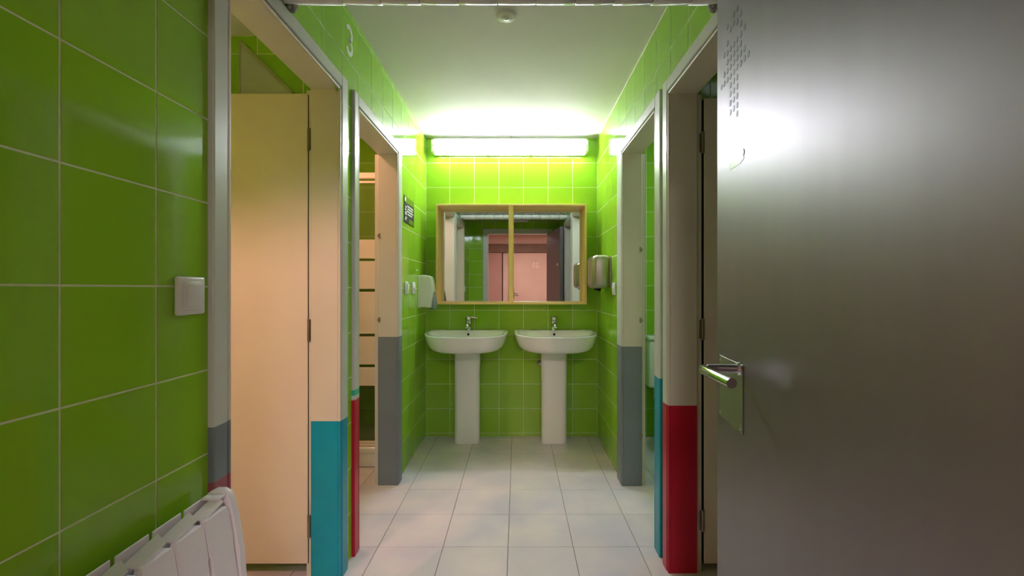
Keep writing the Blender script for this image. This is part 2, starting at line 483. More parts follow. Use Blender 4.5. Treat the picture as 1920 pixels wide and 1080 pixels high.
def door_frame(n, label, near_bands, far_bands, leaf=None, strikes=(), far_jamb_bands=None):
    s, d0, d1, c0, c1 = DOORS[n]
    wx = -XL if s < 0 else XR
    xf = wx - 0.015
    T = Thing('door_%d' % n, (s*(wx+.05), (d0+d1)/2, 0), label, 'door', kind='structure')
    X = lambda a: s*a
    jd = 0.125                                     # depth of the lining
    fj = far_bands if far_jamb_bands is None else far_jamb_bands
    for (ya, yb, bands, jb, yj0, yj1, sgn) in ((c0, d0-.016, near_bands, near_bands, d0-.03, d0, 1), (d1+.016, c1, far_bands, fj, d1, d1+.03, -1)):
        for a, b, m in segs(0.0, ZO, bands, 'casing'):
            T.part('casing' if m == 'casing' else 'painted_casing', bx((X(xf), ya, a), (X(wx+.004), yb, b), .004, 2, True), m)
        for a, b, m in segs(0.0, ZI, jb, 'jamb'):
            T.part('jamb' if m == 'jamb' else 'painted_jamb', bx((X(xf+.012), yj0, a), (X(xf+jd), yj1, b), .002, 1, True), m)
            e = yj1 if sgn > 0 else yj0
            T.part('bead' if m == 'jamb' else 'painted_bead', bx((X(xf+.002), e-.010*sgn, a), (X(xf+.013), e+.0005*sgn, b), .003, 2, True), m)
        # rebate strip behind the lining
        T.part('rebate', bx((X(xf+jd), yj0 if sgn < 0 else yj0-.01, 0), (X(xf+jd+.022), (yj1 if sgn < 0 else yj1)-.012*sgn, ZI) if sgn > 0 else (X(xf+jd+.022), yj1, ZI)), 'jamb') if sgn > 0 else \
            T.part('rebate', bx((X(xf+jd), yj0+.012, 0), (X(xf+jd+.022), yj1+.01, ZI), 0), 'jamb')
    T.part('head_casing', bx((X(xf), d0-.016+.0005, ZI+.016), (X(wx+.004), d1+.016-.0005, ZO), .003, 1), 'casing')
    T.part('head_bead', bx((X(xf+.002), d0, ZI), (X(xf+.013), d1, ZI+.010), .003, 2), 'jamb')
    T.part('head_lining', bx((X(xf+.012), d0, ZI), (X(xf+jd), d1, ZI+.03)), 'jamb')
    for z in strikes:
        p = T.part('strike_plate', bx((X(xf+jd-.016), d1-.0012, z-.016), (X(xf+jd-.003), d1+.001, z+.016), .0005), 'hinge')
        T.part('latch', bx((X(xf+jd-.006), d1-.008, z-.006), (X(xf+jd+.002), d1-.001, z+.006), .002, 2), 'hinge', sub=p)
    if leaf:
        a0, w, y, zb = leaf
        L = T.part('leaf', bx((X(a0), y, zb), (X(a0+w), y+.038, 2.010), .002, 1), 'leaf')
        T.part('edge_seal', bx((X(a0-.003), y+.004, zb), (X(a0), y+.036, 2.006)), 'dark', sub=L)
        for z in (1.82, 1.03, 0.22):
            h = T.part('hinge', cyl(B(), (X(a0-.007), y-.004, z-.045), (X(a0-.007), y-.004, z+.045), .0065, n=12), 'hinge', smooth=40)
            T.part('hinge_leaf', bx((X(a0-.020), y-.002, z-.04), (X(a0-.008), y+.001, z+.04)), 'hinge', sub=h)
        hp = T.part('lever_plate', bx((X(a0+w-.07), y-.006, .98), (X(a0+w-.03), y, 1.16), .003, 1), 'steelplate', sub=L)
        T.part('lever', tube(B(), [(X(a0+w-.05), y-.004, 1.06), (X(a0+w-.05), y-.045, 1.06), (X(a0+w-.055), y-.055, 1.06), (X(a0+w-.17), y-.055, 1.06)], .009), 'chrome', smooth=40, sub=L)
    return T

door_frame(1, 'near left doorway in pale grey casing with teal base and open cream door',
           [(.0, .735, 'mauve'), (.735, .868, 'slate')], [(0, .655, 'teal')], leaf=(.868, .70, 1.912, .062))
door_frame(2, 'far left doorway to the shower with slate grey painted jamb base',
           [(0, .702, 'crimson'), (.722, .747, 'mint')], [(0, .908, 'slate')], strikes=(1.525, 1.012))
door_frame(3, 'near right doorway with crimson painted base beside the grey metal door',
           [(0, .71, 'crimson')], [(0, .708, 'crimson')], leaf=(.792, .70, 1.958, .035))
door_frame(4, 'far right doorway to the toilet with teal near casing and slate far jamb',
           [(0, .80, 'teal')], [(0, .85, 'slate')], strikes=(1.44, 1.01, .31))

# ------------------------------------------------------------------ entrance frame and grey metal door
T = Thing('door_5', (0, YF-.06, 0), 'pale grey entrance door frame seen in the mirror', 'door frame', kind='structure')
cw = .075
T.part('casing', bx((EX0-cw, YF, 0), (EX0, YF+.012, EZ+cw), .003), 'casing')
T.part('casing', bx((EX1, YF, 0), (EX1+cw, YF+.012, EZ+cw), .003), 'casing')
T.part('head_casing', bx((EX0, YF, EZ), (EX1, YF+.012, EZ+cw), .003), 'casing')
T.part('jamb', bx((EX0-.03, YF-.13, 0), (EX0, YF, EZ)), 'casing')
T.part('jamb', bx((EX1, YF-.13, 0), (EX1+.03, YF, EZ)), 'casing')
T.part('head_lining', bx((EX0-.03, YF-.13, EZ), (EX1+.03, YF, EZ+.03)), 'casing')

LA = math.atan2(.915, .119)
T = Thing('door_6', (.45, .40, 0), 'large grey metal entrance door standing open on the right', 'door', kind='structure', rotz=LA, local=True)
LW = .9227
leaf = T.part('leaf', bx((0.004, -.045, .012), (LW, 0, 2.022), .0015, 1), 'greydoor')
p = T.part('handle_plate', bx((.713, 0, .850), (.893, .0025, 1.017), .0008), 'steelplate')
tag(p, 'square satin steel backplate')
for (a, b) in ((.885, 1.005), (.885, .862), (.724, .862), (.724, .870)):
    T.part('screw', cyl(B(), (a, .002, b), (a, .0042, b), .0035, .0028, 10), 'chrome', smooth=40, sub=p)
h = T.part('lever_handle', tube(B(), [(.738, .002, 1.004), (.738, .05, 1.004), (.736, .076, 1.004), (.726, .089, 1.004), (.708, .090, 1.004), (.65, .082, 1.002), (.575, .070, 1.000)],
       [.011, .011, .0112, .0115, .0115, .0115, .0115]), 'chrome', smooth=40)
T.part('rose', cyl(B(), (.738, .002, 1.004), (.738, .008, 1.004), .017, .015, 20), 'chrome', smooth=40, sub=h)
for z in (.25, 1.0, 1.8):
    T.part('hinge', cyl(B(), (-.004, -.02, z-.05), (-.004, -.02, z+.05), .007, n=12), 'hinge', smooth=40)
DOTS = [(0.884,1.757),(0.859,1.833),(0.859,1.781),(0.859,1.756),(0.833,1.896),(0.833,1.852),(0.833,1.826),(0.833,1.802),(0.833,1.778),(0.833,1.755),(0.808,1.875),(0.808,1.825),(0.808,1.801),(0.808,1.777),(0.808,1.753),(0.808,1.73),(0.808,1.707),(0.808,1.683),(0.808,1.659),(0.782,1.899),(0.782,1.876),(0.782,1.822),(0.782,1.799),(0.782,1.776),(0.782,1.752),(0.782,1.729),(0.782,1.705),(0.782,1.682),(0.782,1.659),(0.757,1.899),(0.757,1.866),(0.757,1.822),(0.757,1.799),(0.757,1.776),(0.757,1.753),(0.757,1.728),(0.757,1.705),(0.757,1.681),(0.757,1.658),(0.757,1.637),(0.731,1.871),(0.731,1.847),(0.731,1.82),(0.731,1.798),(0.731,1.774),(0.731,1.749),(0.706,1.824),(0.706,1.773),(0.706,1.749),(0.68,1.747)]
dm = to_mesh(cyl(B(), (0, 0, 0), (0, .0006, 0), .0078, n=14), 'dot')
dm.materials.append(M['dot'])
for (t, z) in DOTS:
    o = bpy.data.objects.new('dot', dm); COL.objects.link(o); o.parent = T.root; o.location = (t, 0, z)
T.part('sticker_residue', prism(B(), [(.816, 1.511), (.812, 1.530), (.790, 1.538), (.757, 1.539), (.735, 1.533), (.711, 1.523), (.708, 1.512), (.735, 1.506), (.765, 1.507), (.790, 1.509)], 'y', 0, .0008, .0002, 1), 'residue')
T.part('hook_stub', prism(B(), [(.722, 1.527), (.724, 1.535), (.712, 1.537), (.706, 1.531), (.706, 1.522), (.715, 1.521)], 'y', 0, .0015, .0004, 1), 'greyplastic')

# ------------------------------------------------------------------ ceiling beam with glazed edge pieces
BZ = 2.099
T = Thing('ceiling_beam', (0, 1.42, BZ), 'rough speckled beam with pale glazed edge across the ceiling', 'beam', kind='structure')
T.part('beam', prism(B(), [(1.33, BZ+.003), (1.441, BZ+.003), (1.445, BZ+.012), (1.486, BZ+.044), (1.488, ZC), (1.33, ZC)], 'x', XL, XR), 'rough')
xs = [XL] + [-.5506 + .122*k for k in range(10)] + [XR]
for a, b in zip(xs, xs[1:]):
    pts = [(1.440, BZ+.004), (1.446, BZ-.0015), (1.452, BZ-.0015), (1.475, BZ+.007), (1.490, BZ+.0145), (1.4965, BZ+.021), (1.498, BZ+.03), (1.498, BZ+.045), (1.486, BZ+.045), (1.444, BZ+.010)]
    bm = prism(B(), pts, 'x', a+.0014, b-.0014, .0012, 1)
    T.part('edge_tile', bm, 'trim', smooth=45)
for x in (XL+.021, XR-.021):
    bm = cyl(B(), (x, 1.474, BZ-.012), (x, 1.474, BZ+.006), .012, .020, 16)
    T.part('mortar_lump', bm, 'rough', smooth=50)

# ------------------------------------------------------------------ fluorescent fitting
T = Thing('fluorescent_light', (-.06, YB, 2.34), 'long white fluorescent light fitting above the mirror', 'light')
fx0, fx1, fz0, fz1 = -.690, .570, 2.291, 2.393
T.part('base', bx((fx0+.02, YB-.03, fz0-.010), (fx1-.02, YB, fz1+.006), .004, 2), 'plastic', smooth=40)
T.part('light_shield', bx((fx0+.022, YB-.080, fz1+.001), (fx1-.022, YB-.03, fz1+.006), .001), 'plastic')  # added to block the diffuser's light upward onto the ceiling
def rr(w, h, r, n=5):
    pts = []
    for cx, cz, a0 in ((w-r, h-r, 0), (-w+r, h-r, PI/2), (-w+r, -h+r, PI), (w-r, -h+r, 3*PI/2)):
        for k in range(n+1):
            a = a0 + k*PI/2/n
            pts.append((cx+r*math.cos(a), cz+r*math.sin(a)))
    return pts
mx, mz = (fx0+fx1)/2, (fz0+fz1)/2
def xz_ring(w, h, r, y, cx=mx, cz=mz): return [(cx+a, y, cz+b) for a, b in rr(w, h, r)]
W2, H2 = (fx1-fx0)/2, (fz1-fz0)/2
T.part('diffuser', loft(B(), [xz_ring(W2-.03, H2, .018, YB-.028), xz_ring(W2-.03, H2, .018, YB-.078), xz_ring(W2-.034, H2-.006, .016, YB-.088), xz_ring(W2-.042, H2-.016, .014, YB-.092)]), 'tube', smooth=50)
for sx in (-1, 1):
    cx = mx + sx*(W2-.017)
    c = T.part('end_cap', loft(B(), [xz_ring(.0135, H2+.001, .010, YB-.026, cx), xz_ring(.0135, H2+.001, .010, YB-.080, cx), xz_ring(.010, H2-.007, .008, YB-.090, cx)]), 'plastic', smooth=50)
    T.part('screw', cyl(B(), (cx, YB-.089, mz), (cx, YB-.093, mz), .005, .004, 10), 'greyplastic', sub=c)
for x in (-.575, -.235, .110, .455):
    T.part('clip', bx((x-.010, YB-.060, fz0-.014), (x+.010, YB-.028, fz0+.002), .002), 'plastic')
T.part('rail', bx((-.58, YB-.05, fz0-.018), (.47, YB-.034, fz0-.013), .001), 'plastic')
bm = tube(B(), [(-.055, YB-.05, ZC), (-.055, YB-.05, ZC-.012), (-.048, YB-.05, ZC-.018), (-.041, YB-.05, ZC-.012)], .003, 8)
tag(obj('ceiling_hook', bm, 'hinge', smooth=50), 'tiny dark hook on the ceiling edge above the light', 'hook')

# ------------------------------------------------------------------ mirror in a deep pine frame
MF = 3.59
T = Thing('wall_mirror', (-.05, YB, 1.08), 'two-pane wall mirror in a deep pale pine frame above the basins', 'mirror')
mx0, mx1, mz0, mz1 = -.634, .540, 1.081, 1.862
ft = .016
T.part('frame_side', bx((mx0, MF, mz0), (mx0+ft, YB, mz1), .0015), 'wood')
T.part('frame_side', bx((mx1-ft, MF, mz0), (mx1, YB, mz1), .0015), 'wood')
T.part('frame_top', bx((mx0+ft, MF, mz1-ft), (mx1-ft, YB, mz1), .0015), 'woodh')
T.part('frame_bottom', bx((mx0+ft, MF, mz0), (mx1-ft, YB, mz0+ft), .0015), 'woodh')
T.part('mullion', bx((-.068, MF+.002, mz0+ft), (-.030, YB-.012, mz1-ft), .0015), 'wood')
for a, b in ((mx0+ft, -.068), (-.030, mx1-ft)):
    bm = bx((a, YB-.016, mz0+ft), (b, YB-.008, mz1-ft))
    bmesh.ops.rotate(bm, verts=bm.verts, cent=(0, YB-.012, 1.4), matrix=Matrix.Rotation(0.003, 3, 'X'))
    T.part('mirror_pane', bm, 'mirror')

# ------------------------------------------------------------------ washbasins
def dshape(a, bf, bb, cx, cy, z, nf=3.0, nb=8.0, n=64, drop=0.0):
    r = []
    for k in range(n):
        t = 2*PI*k/n
        c, s_ = math.cos(t), math.sin(t)
        e, b = (nb, bb) if s_ > 0 else (nf, bf)
        x = a*math.copysign(abs(c)**(2/e), c)
        y = b*math.copysign(abs(s_)**(2/e), s_)
        r.append((cx+x, cy+y, z - drop*max(0.0, -y)/bf))
    return r

def washbasin(cx, label, lever_turn):
    T = Thing('washbasin', (cx, YB, 0), label, 'washbasin', 'pair of pedestal washbasins')
    zt, a, cy = .874, .315, YB-.165
    bf, bb = .335, .160
    R = []
    for (sc_, dz) in ((.62, -.128), (.77, -.125), (.855, -.114), (.91, -.094), (.95, -.066), (.978, -.036), (.993, -.016), (1.0, -.006)):
        k = 0.35 + 0.65*sc_
        R.append(dshape(a*sc_, bf*(.30+.70*sc_), bb*min(1, .8+.2*sc_), cx, cy, zt+dz, drop=.014))
    R.append(dshape(a*.996, bf*.996, bb, cx, cy, zt-.001, drop=.018))
    R.append(dshape(a*.985, bf*.985, bb*.99, cx, cy, zt, drop=.019))
    bc = cy-.058
    R.append(dshape(a*.915, bf*.745, bb*.86, cx, bc, zt-.002, nf=2.5, nb=3.2, drop=.015))
    R.append(dshape(a*.895, bf*.715, bb*.82, cx, bc, zt-.012, nf=2.5, nb=3.0, drop=.008))
    R.append(dshape(a*.84, bf*.66, bb*.72, cx, bc, zt-.05, nf=2.4, nb=2.6))
    R.append(dshape(a*.68, bf*.52, bb*.56, cx, bc, zt-.088, nf=2.2, nb=2.3))
    R.append(dshape(a*.38, bf*.30, bb*.34, cx, bc, zt-.106, nf=2.0, nb=2.0))
    R.append(dshape(.022, .022, .022, cx, bc, zt-.110, nf=2.0, nb=2.0))
    b = T.part('basin', loft(B(), R), 'porcelain', smooth=50)
    T.part('drain', cyl(B(), (cx, bc, zt-.112), (cx, bc, zt-.1075), .021, .019, 20), 'chrome', smooth=40, sub=b)
    T.part('overflow_hole', cyl(B(), (cx, bc+.108, zt-.034), (cx, bc+.124, zt-.030), .0085, n=16), 'dark', sub=b)
    # pedestal: rounded box, open to the wall
    def ped(w, y0, y1, z, r):
        pts = rr(w, (y1-y0)/2, r, 6)
        return [(cx-.005+p, (y0+y1)/2+q, z) for p, q in pts]
    T.part('pedestal', loft(B(), [ped(.0985, 3.580, 3.735, 0.0, .034), ped(.1005, 3.578, 3.735, .006, .036), ped(.0985, 3.580, 3.735, .03, .036), ped(.099, 3.582, 3.735, .45, .036), ped(.1015, 3.578, 3.735, .70, .036), ped(.103, 3.570, 3.735, .762, .036)]), 'porcelain', smooth=40)
    # single-lever mixer
    fy = YB-.085
    f = T.part('tap_body', loft(B(), [[(cx+r*math.cos(2*PI*k/20), fy+r*math.sin(2*PI*k/20), zt+z) for k in range(20)] for r, z in ((.029, -.002), (.029, .006), (.025, .012), (.0235, .05), (.025, .066), (.0255, .071))]), 'chrome', smooth=40)
    T.part('spout', tube(B(), [(cx, fy-.005, zt+.034), (cx, fy-.04, zt+.045), (cx, fy-.085, zt+.048), (cx, fy-.105, zt+.040), (cx, fy-.110, zt+.028)], [.018, .0175, .016, .0155, .015]), 'chrome', smooth=40, sub=f)
    hd = T.part('tap_head', loft(B(), [[(cx+r*math.cos(2*PI*k/20), fy+r*math.sin(2*PI*k/20), zt+z) for k in range(20)] for r, z in ((.022, .072), (.0275, .078), (.0275, .100), (.022, .112), (.009, .117))]), 'chrome', smooth=40)
    ca, sa = math.cos(lever_turn), math.sin(lever_turn)
    dx, dy = ca, sa
    L = [(cx+dx*.012, fy+dy*.012, zt+.100), (cx+dx*.035, fy+dy*.035, zt+.103), (cx+dx*.075, fy+dy*.075, zt+.098)]
    T.part('lever', tube(B(), L, [.012, .009, .007]), 'chrome', smooth=40, sub=hd)
    # angle valve on the wall behind the pedestal
    v = T.part('angle_valve', cyl(B(), (cx-.105, YB-.002, .60), (cx-.105, YB-.035, .60), .011, n=14), 'chrome', smooth=40)
    T.part('valve_rose', cyl(B(), (cx-.105, YB-.002, .60), (cx-.105, YB-.006, .60), .024, .020, 20), 'chrome', smooth=40, sub=v)
    T.part('valve_knob', cyl(B(), (cx-.105, YB-.035, .60), (cx-.105, YB-.058, .60), .016, .014, 14), 'chrome', smooth=40, sub=v)
    T.part('supply_hose', tube(B(), [(cx-.105, YB-.026, .61), (cx-.10, YB-.03, .66), (cx-.07, YB-.05, .72), (cx-.03, YB-.07, .78)], .006, 8), 'chrome', smooth=40, sub=v)

washbasin(-.388, 'left white pedestal washbasin, its tap lever turned to the right', math.radians(-12))
washbasin(.292, 'right white pedestal washbasin, its tap lever facing forward', math.radians(-92))

# ------------------------------------------------------------------ hand dryer, soap dispenser, wall plates
T = Thing('hand_dryer', (XR, 3.31, 1.2), 'brushed steel hand dryer on the right wall beside the mirror', 'hand dryer')
bm = bx((XR-.008, 3.188, 1.205), (XR-.132, 3.440, 1.437), .034, 5)
for v in bm.verts:
    if v.co.x > XR-.045: v.co.x = min(XR-.004, v.co.x + (v.co.x-(XR-.045))*.2)
body = T.part('body', bm, 'steel', smooth=40)
T.part('back_plate', bx((XR-.008, 3.20, 1.215), (XR, 3.43, 1.428), .002, 1), 'steel')
T.part('air_nozzle', cyl(B(), (XR-.072, 3.314, 1.213), (XR-.078, 3.314, 1.190), .026, .024, 20), 'dark', smooth=40)
T.part('screw', cyl(B(), (XR-.050, 3.189, 1.40), (XR-.050, 3.186, 1.40), .004, n=10), 'chrome', sub=body)

T = Thing('soap_dispenser', (XL, 3.51, 1.06), 'white plastic soap dispenser on the left wall beside the mirror', 'soap dispenser')
pts = [(-.740, 1.064), (-.740, 1.300), (-.715, 1.306), (-.690, 1.305), (-.665, 1.300), (-.648, 1.292), (-.641, 1.275), (-.629, 1.190), (-.633, 1.150), (-.650, 1.062), (-.668, 1.058), (-.690, 1.064)]
bm = prism(B(), pts, 'y', 3.457, 3.562, .010, 3)
T.part('body', bm, 'plastic', smooth=35)
T.part('back_plate', bx((XL, 3.452, 1.060), (XL+.006, 3.567, 1.303), .002), 'plastic')
T.part('push_lever', prism(B(), [(-.636, 1.170), (-.626, 1.180), (-.616, 1.12), (-.610, 1.060), (-.618, 1.046), (-.640, 1.058), (-.645, 1.10)], 'y', 3.475, 3.545, .005, 2), 'greyplastic', smooth=35)
tag(obj('wall_plug', cyl(B(), (XL, 3.40, 1.338), (XL+.008, 3.40, 1.338), .006, .004, 10), 'plastic', smooth=40), 'tiny white wall plug above the soap dispenser', 'wall plug')

def wall_plate(name, s, x, y, z, label, cat, w=.084, h=.09, socket=False, group=None):
    T = Thing(name, (x, y, z), label, cat, group)
    X = lambda a: x + s*a
    b = bx((X(0), y-w/2, z-h/2), (X(.011), y+w/2, z+h/2), .005, 3)
    pl = T.part('cover_plate', b, 'plastic', smooth=40)
    if socket:
        T.part('socket_face', cyl(B(), (X(.010), y, z), (X(.016), y, z), .024, .022, 24), 'plastic', smooth=40)
        for dy in (-.0095, .0095):
            T.part('pin_hole', cyl(B(), (X(.0158), y+dy, z), (X(.0165), y+dy, z), .0025, n=10), 'dark')
    else:
        T.part('inner_frame', bx((X(.010), y-.028, z-.032), (X(.0135), y+.028, z+.032), .002, 2), 'plastic', smooth=40)
        bm = bx((X(.012), y-.021, z-.026), (X(.017), y+.021, z+.026), .0015, 2)
        for v in bm.verts:
            if abs(v.co.x - X(.012)) > .002: v.co.x += s*(.004*(v.co.z-z)/.026 + .002)
        T.part('rocker', bm, 'plastic', smooth=40)
wall_plate('light_switch', 1, XL, 1.040, 1.185, 'white light switch on the green tiles above the radiator', 'light switch', .088, .086)
wall_plate('light_switch', 1, XL, 3.070, 1.207, 'white switch plate next to the shower doorway casing', 'light switch', .08, .084)
wall_plate('wall_socket', 1, XL, 3.276, 1.208, 'white socket between switch plate and soap dispenser', 'socket', .08, .084, True)
wall_plate('wall_socket', -1, XR, 3.078, 1.202, 'white socket on the right wall under the hand dryer', 'socket', .08, .084, True)

# ------------------------------------------------------------------ sign and numeral
T = Thing('wall_sign', (XL, 3.16, 1.64), 'small black and green notice on the left wall by the shower doorway', 'sign')
sx = XL
pan = T.part('panel', bx((sx, 3.020, 1.640), (sx+.004, 3.300, 1.818), .001), 'black')
T.part('green_header', bx((sx+.004, 3.022, 1.775), (sx+.0046, 3.298, 1.816)), 'signtop')
T.part('green_footer', bx((sx+.004, 3.15, 1.642), (sx+.0046, 3.298, 1.676)), 'signtop')
for k, (y0, y1, z) in enumerate(((3.10, 3.27, 1.757), (3.11, 3.26, 1.740), (3.09, 3.27, 1.722), (3.11, 3.24, 1.704), (3.04, 3.08, 1.745), (3.035, 3.075, 1.728), (3.035, 3.085, 1.710), (3.04, 3.085, 1.698), (3.045, 3.085, 1.675), (3.035, 3.07, 1.662))):
    T.part('print_line', bx((sx+.004, y0, z-.0045), (sx+.0048, y1, z+.0045)), 'white')
T.part('pictogram', bx((sx+.004, 3.03, 1.782), (sx+.0052, 3.06, 1.808), .0002), 'white')

# numeral 3: ribbon of straight and rounded strokes, 0.06 wide x 0.12 high
def ribbon(pts, w):
    bm = B()
    L, Rr = [], []
    P = [Vector(p) for p in pts]
    for i, p in enumerate(P):
        t = (P[min(i+1, len(P)-1)] - P[max(i-1, 0)]).normalized()
        n = Vector((-t.y, t.x))
        L.append(p + n*w/2); Rr.append(p - n*w/2)
    poly = L + Rr[::-1]
    return L, Rr
arc = lambda cx, cz, rx, rz, a0, a1, n=14: [(cx+rx*math.cos(math.radians(a0+(a1-a0)*k/n)), cz+rz*math.sin(math.radians(a0+(a1-a0)*k/n))) for k in range(n+1)]
num = arc(2.040, 1.128+1.2, .030, .027, 155, -80) + arc(2.040, 1.070+1.2, .032, .031, 85, -158)
L, Rr = ribbon(num, .019)
bm = B()
for z0 in (0,):
    va = [bm.verts.new((XL+.0003, p.x, p.y)) for p in L]; vb = [bm.verts.new((XL+.0003, p.x, p.y)) for p in Rr]
    vc = [bm.verts.new((XL+.0013, p.x, p.y)) for p in L]; vd = [bm.verts.new((XL+.0013, p.x, p.y)) for p in Rr]
    for i in range(len(L)-1):
        bm.faces.new((vc[i], vc[i+1], vd[i+1], vd[i])); bm.faces.new((va[i], vb[i], vb[i+1], va[i+1]))
        bm.faces.new((va[i], va[i+1], vc[i+1], vc[i])); bm.faces.new((vb[i], vd[i], vd[i+1], vb[i+1]))
tag(obj('numeral_sticker', bm, 'white'), 'white numeral 3 on the green tiles above the left doorways', 'numeral')

# ------------------------------------------------------------------ round ceiling detector
T = Thing('ceiling_sensor', (-.049, 2.07, ZC), 'small round white sensor on the ceiling', 'sensor')
ring = lambda r, z, n=32: [(-.049+r*math.cos(2*PI*k/n), 2.07+r*math.sin(2*PI*k/n), z) for k in range(n)]
b = T.part('housing', loft(B(), [ring(.045, ZC), ring(.045, ZC-.008), ring(.041, ZC-.014), ring(.022, ZC-.016), ring(.019, ZC-.013)]), 'plastic', smooth=40)
T.part('lens', loft(B(), [ring(.0185, ZC-.012), ring(.0175, ZC-.018), ring(.011, ZC-.0225), ring(.003, ZC-.024)]), 'plastic', smooth=50)

# ------------------------------------------------------------------ emergency light over the entrance (seen in the mirror)
T = Thing('emergency_light', (.05, YF, 2.2), 'small white emergency light over the entrance, seen in the mirror', 'light')
T.part('housing', bx((-.10, YF, 2.205), (.165, YF+.045, 2.285), .006, 2), 'plastic')
T.part('lens', bx((-.08, YF+.044, 2.218), (.145, YF+.052, 2.272), .004, 2), 'frost')
for x in (.045, .085, .125):
    T.part('lamp', cyl(B(), (x, YF+.051, 2.25), (x, YF+.056, 2.25), .006, .004, 12), 'led', smooth=40)

# ------------------------------------------------------------------ radiator under the switch
T = Thing('radiator', (XL, .80, 0), 'white sectioned radiator on the green wall at bottom left', 'radiator')
def rad_x(z):                                   # front surface of the panels
    t = max(0.0, 0.705 - z)
    return -.664 + .030*min(1, t/.20)**.8 - .006*max(0, (t-.25)/.35)
pitch = .085
ctrs = [1.0205 - pitch*k for k in range(7)]
for k, yc in enumerate(ctrs):
    rows = [(.706, .030), (.703, .0365), (.697, .0395), (.69, .0416), (.632, .0416), (.626, .0385), (.560, .0385), (.554, .0416), (.40, .0416), (.30, .0416), (.16, .0416), (.135, .036), (.13, .030)]
    bm = B()
    fr = []; bk = []
    for z, hw in rows:
        x = rad_x(z) - (.004 if z > .704 else 0)
        fr.append([bm.verts.new((x - .0022, yc-hw, z)), bm.verts.new((x, yc-hw+.003, z)), bm.verts.new((x, yc+hw-.003, z)), bm.verts.new((x-.0022, yc+hw, z))])
        bk.append([bm.verts.new((x-.012, yc-hw, z)), bm.verts.new((x-.012, yc+hw, z))])
    for i in range(len(rows)-1):
        for j in range(3):
            bm.faces.new((fr[i][j], fr[i][j+1], fr[i+1][j+1], fr[i+1][j]))
        bm.faces.new((fr[i][0], fr[i+1][0], bk[i+1][0], bk[i][0]))
        bm.faces.new((fr[i][3], bk[i][1], bk[i+1][1], fr[i+1][3]))
        bm.faces.new((bk[i][0], bk[i+1][0], bk[i+1][1], bk[i][1]))
    bm.faces.new(fr[0] + bk[0][::-1]); bm.faces.new(fr[-1][::-1] + bk[-1])
    sec = T.part('section_panel', bm, 'radiator', smooth=35)
    T.part('web', bx((-.698, yc-.006, .15), (-.668, yc+.006, .700)), 'radiator', sub=sec)
    # top plate, its near end tucked under the next
    bm = B()
    pts = [(-.701, yc-.037, .7080), (-.669, yc-.033, .7065), (-.664, yc+.022, .7210), (-.696, yc+.044, .7270)]
    va = [bm.verts.new(p) for p in pts]; vb = [bm.verts.new((p[0], p[1], p[2]-.003)) for p in pts]
    bm.faces.new(va); bm.faces.new(vb[::-1])
    for i in range(4): bm.faces.new((va[i], va[(i+1) % 4], vb[(i+1) % 4], vb[i]))
    T.part('top_plate', bm, 'radiator', sub=sec)
    bm = bx((-.714, yc-.034, .16), (-.711, yc+.042, .7265), .001)
    for v in bm.verts:
        if v.co.z > .7: v.co.z += .10*(v.co.y-yc) * .12
    T.part('rear_fin', bm, 'radiator', sub=sec)
prof = [(-.716, .728), (-.700, .736), (-.682, .736), (-.668, .728), (-.661, .712), (-.650, .66), (-.640, .60), (-.633, .50), (-.634, .30), (-.640, .14), (-.650, .128), (-.712, .128)]
T.part('end_plate', prism(B(), prof, 'y', 1.065, 1.087, .004, 2), 'radiator', smooth=35)
T.part('end_plate', prism(B(), prof, 'y', .448, .466, .004, 2), 'radiator', smooth=35)
T.part('end_top', bx((-.712, 1.040, .7225), (-.672, 1.070, .7290), .002, 2), 'radiator')
for z in (.19, .65):
    T.part('header_pipe', cyl(B(), (-.690, .46, z), (-.690, 1.07, z), .014, n=16), 'radiator', smooth=40)
for y in (.55, .97):
    T.part('bracket', bx((XL, y-.015, .60), (-.70, y+.015, .64)), 'radiator')

# ------------------------------------------------------------------ shower seen through the far left doorway
SY = 3.11
T = Thing('shower_cabin', (-1.25, SY, 0), 'white framed shower cabin with striped glass in the left room', 'shower')
x0, x1 = OXL+.005, XL-TH-.004
T.part('tray', bx((x0, SY-.005, 0.003), (x1, YB-.004, .092), .008, 3), 'porcelain', smooth=40)
T.part('tray_rim', bx((x0, SY-.014, .092), (x1, SY+.05, .138), .010, 3), 'porcelain', smooth=40)
T.part('bottom_rail', bx((x0, SY, .140), (x1, SY+.03, .158), .003), 'aluminium')
T.part('top_rail', bx((x0, SY-.005, 1.943), (x1, SY+.035, 1.984), .004), 'aluminium')
T.part('wall_post', bx((x1-.032, SY, .158), (x1, SY+.03, 1.943), .003), 'aluminium')
dr = T.part('door_frame', bx((x1-.060, SY+.006, .172), (x1-.034, SY+.026, 1.930), .002), 'aluminium')
T.part('door_rail', bx((x0, SY+.006, 1.914), (x1-.060, SY+.026, 1.930), .002), 'aluminium', sub=dr)
T.part('door_rail', bx((x0, SY+.006, .160), (x1-.060, SY+.026, .174), .002), 'aluminium', sub=dr)
gl = T.part('glass_pane', bx((x0+.01, SY+.013, .174), (x1-.060, SY+.018, 1.914)), 'glass')
for za, zb in ((1.407, 1.534), (1.202, 1.389), (.899, 1.182), (.691, .880), (.547, .672)):
    T.part('frosted_band', bx((x0+.01, SY+.0105, za), (x1-.060, SY+.0130, zb)), 'frost', sub=gl)
T.part('door_knob', cyl(B(), (x1-.047, SY+.006, 1.01), (x1-.047, SY-.018, 1.01), .011, .013, 16), 'chrome', smooth=40, sub=dr)

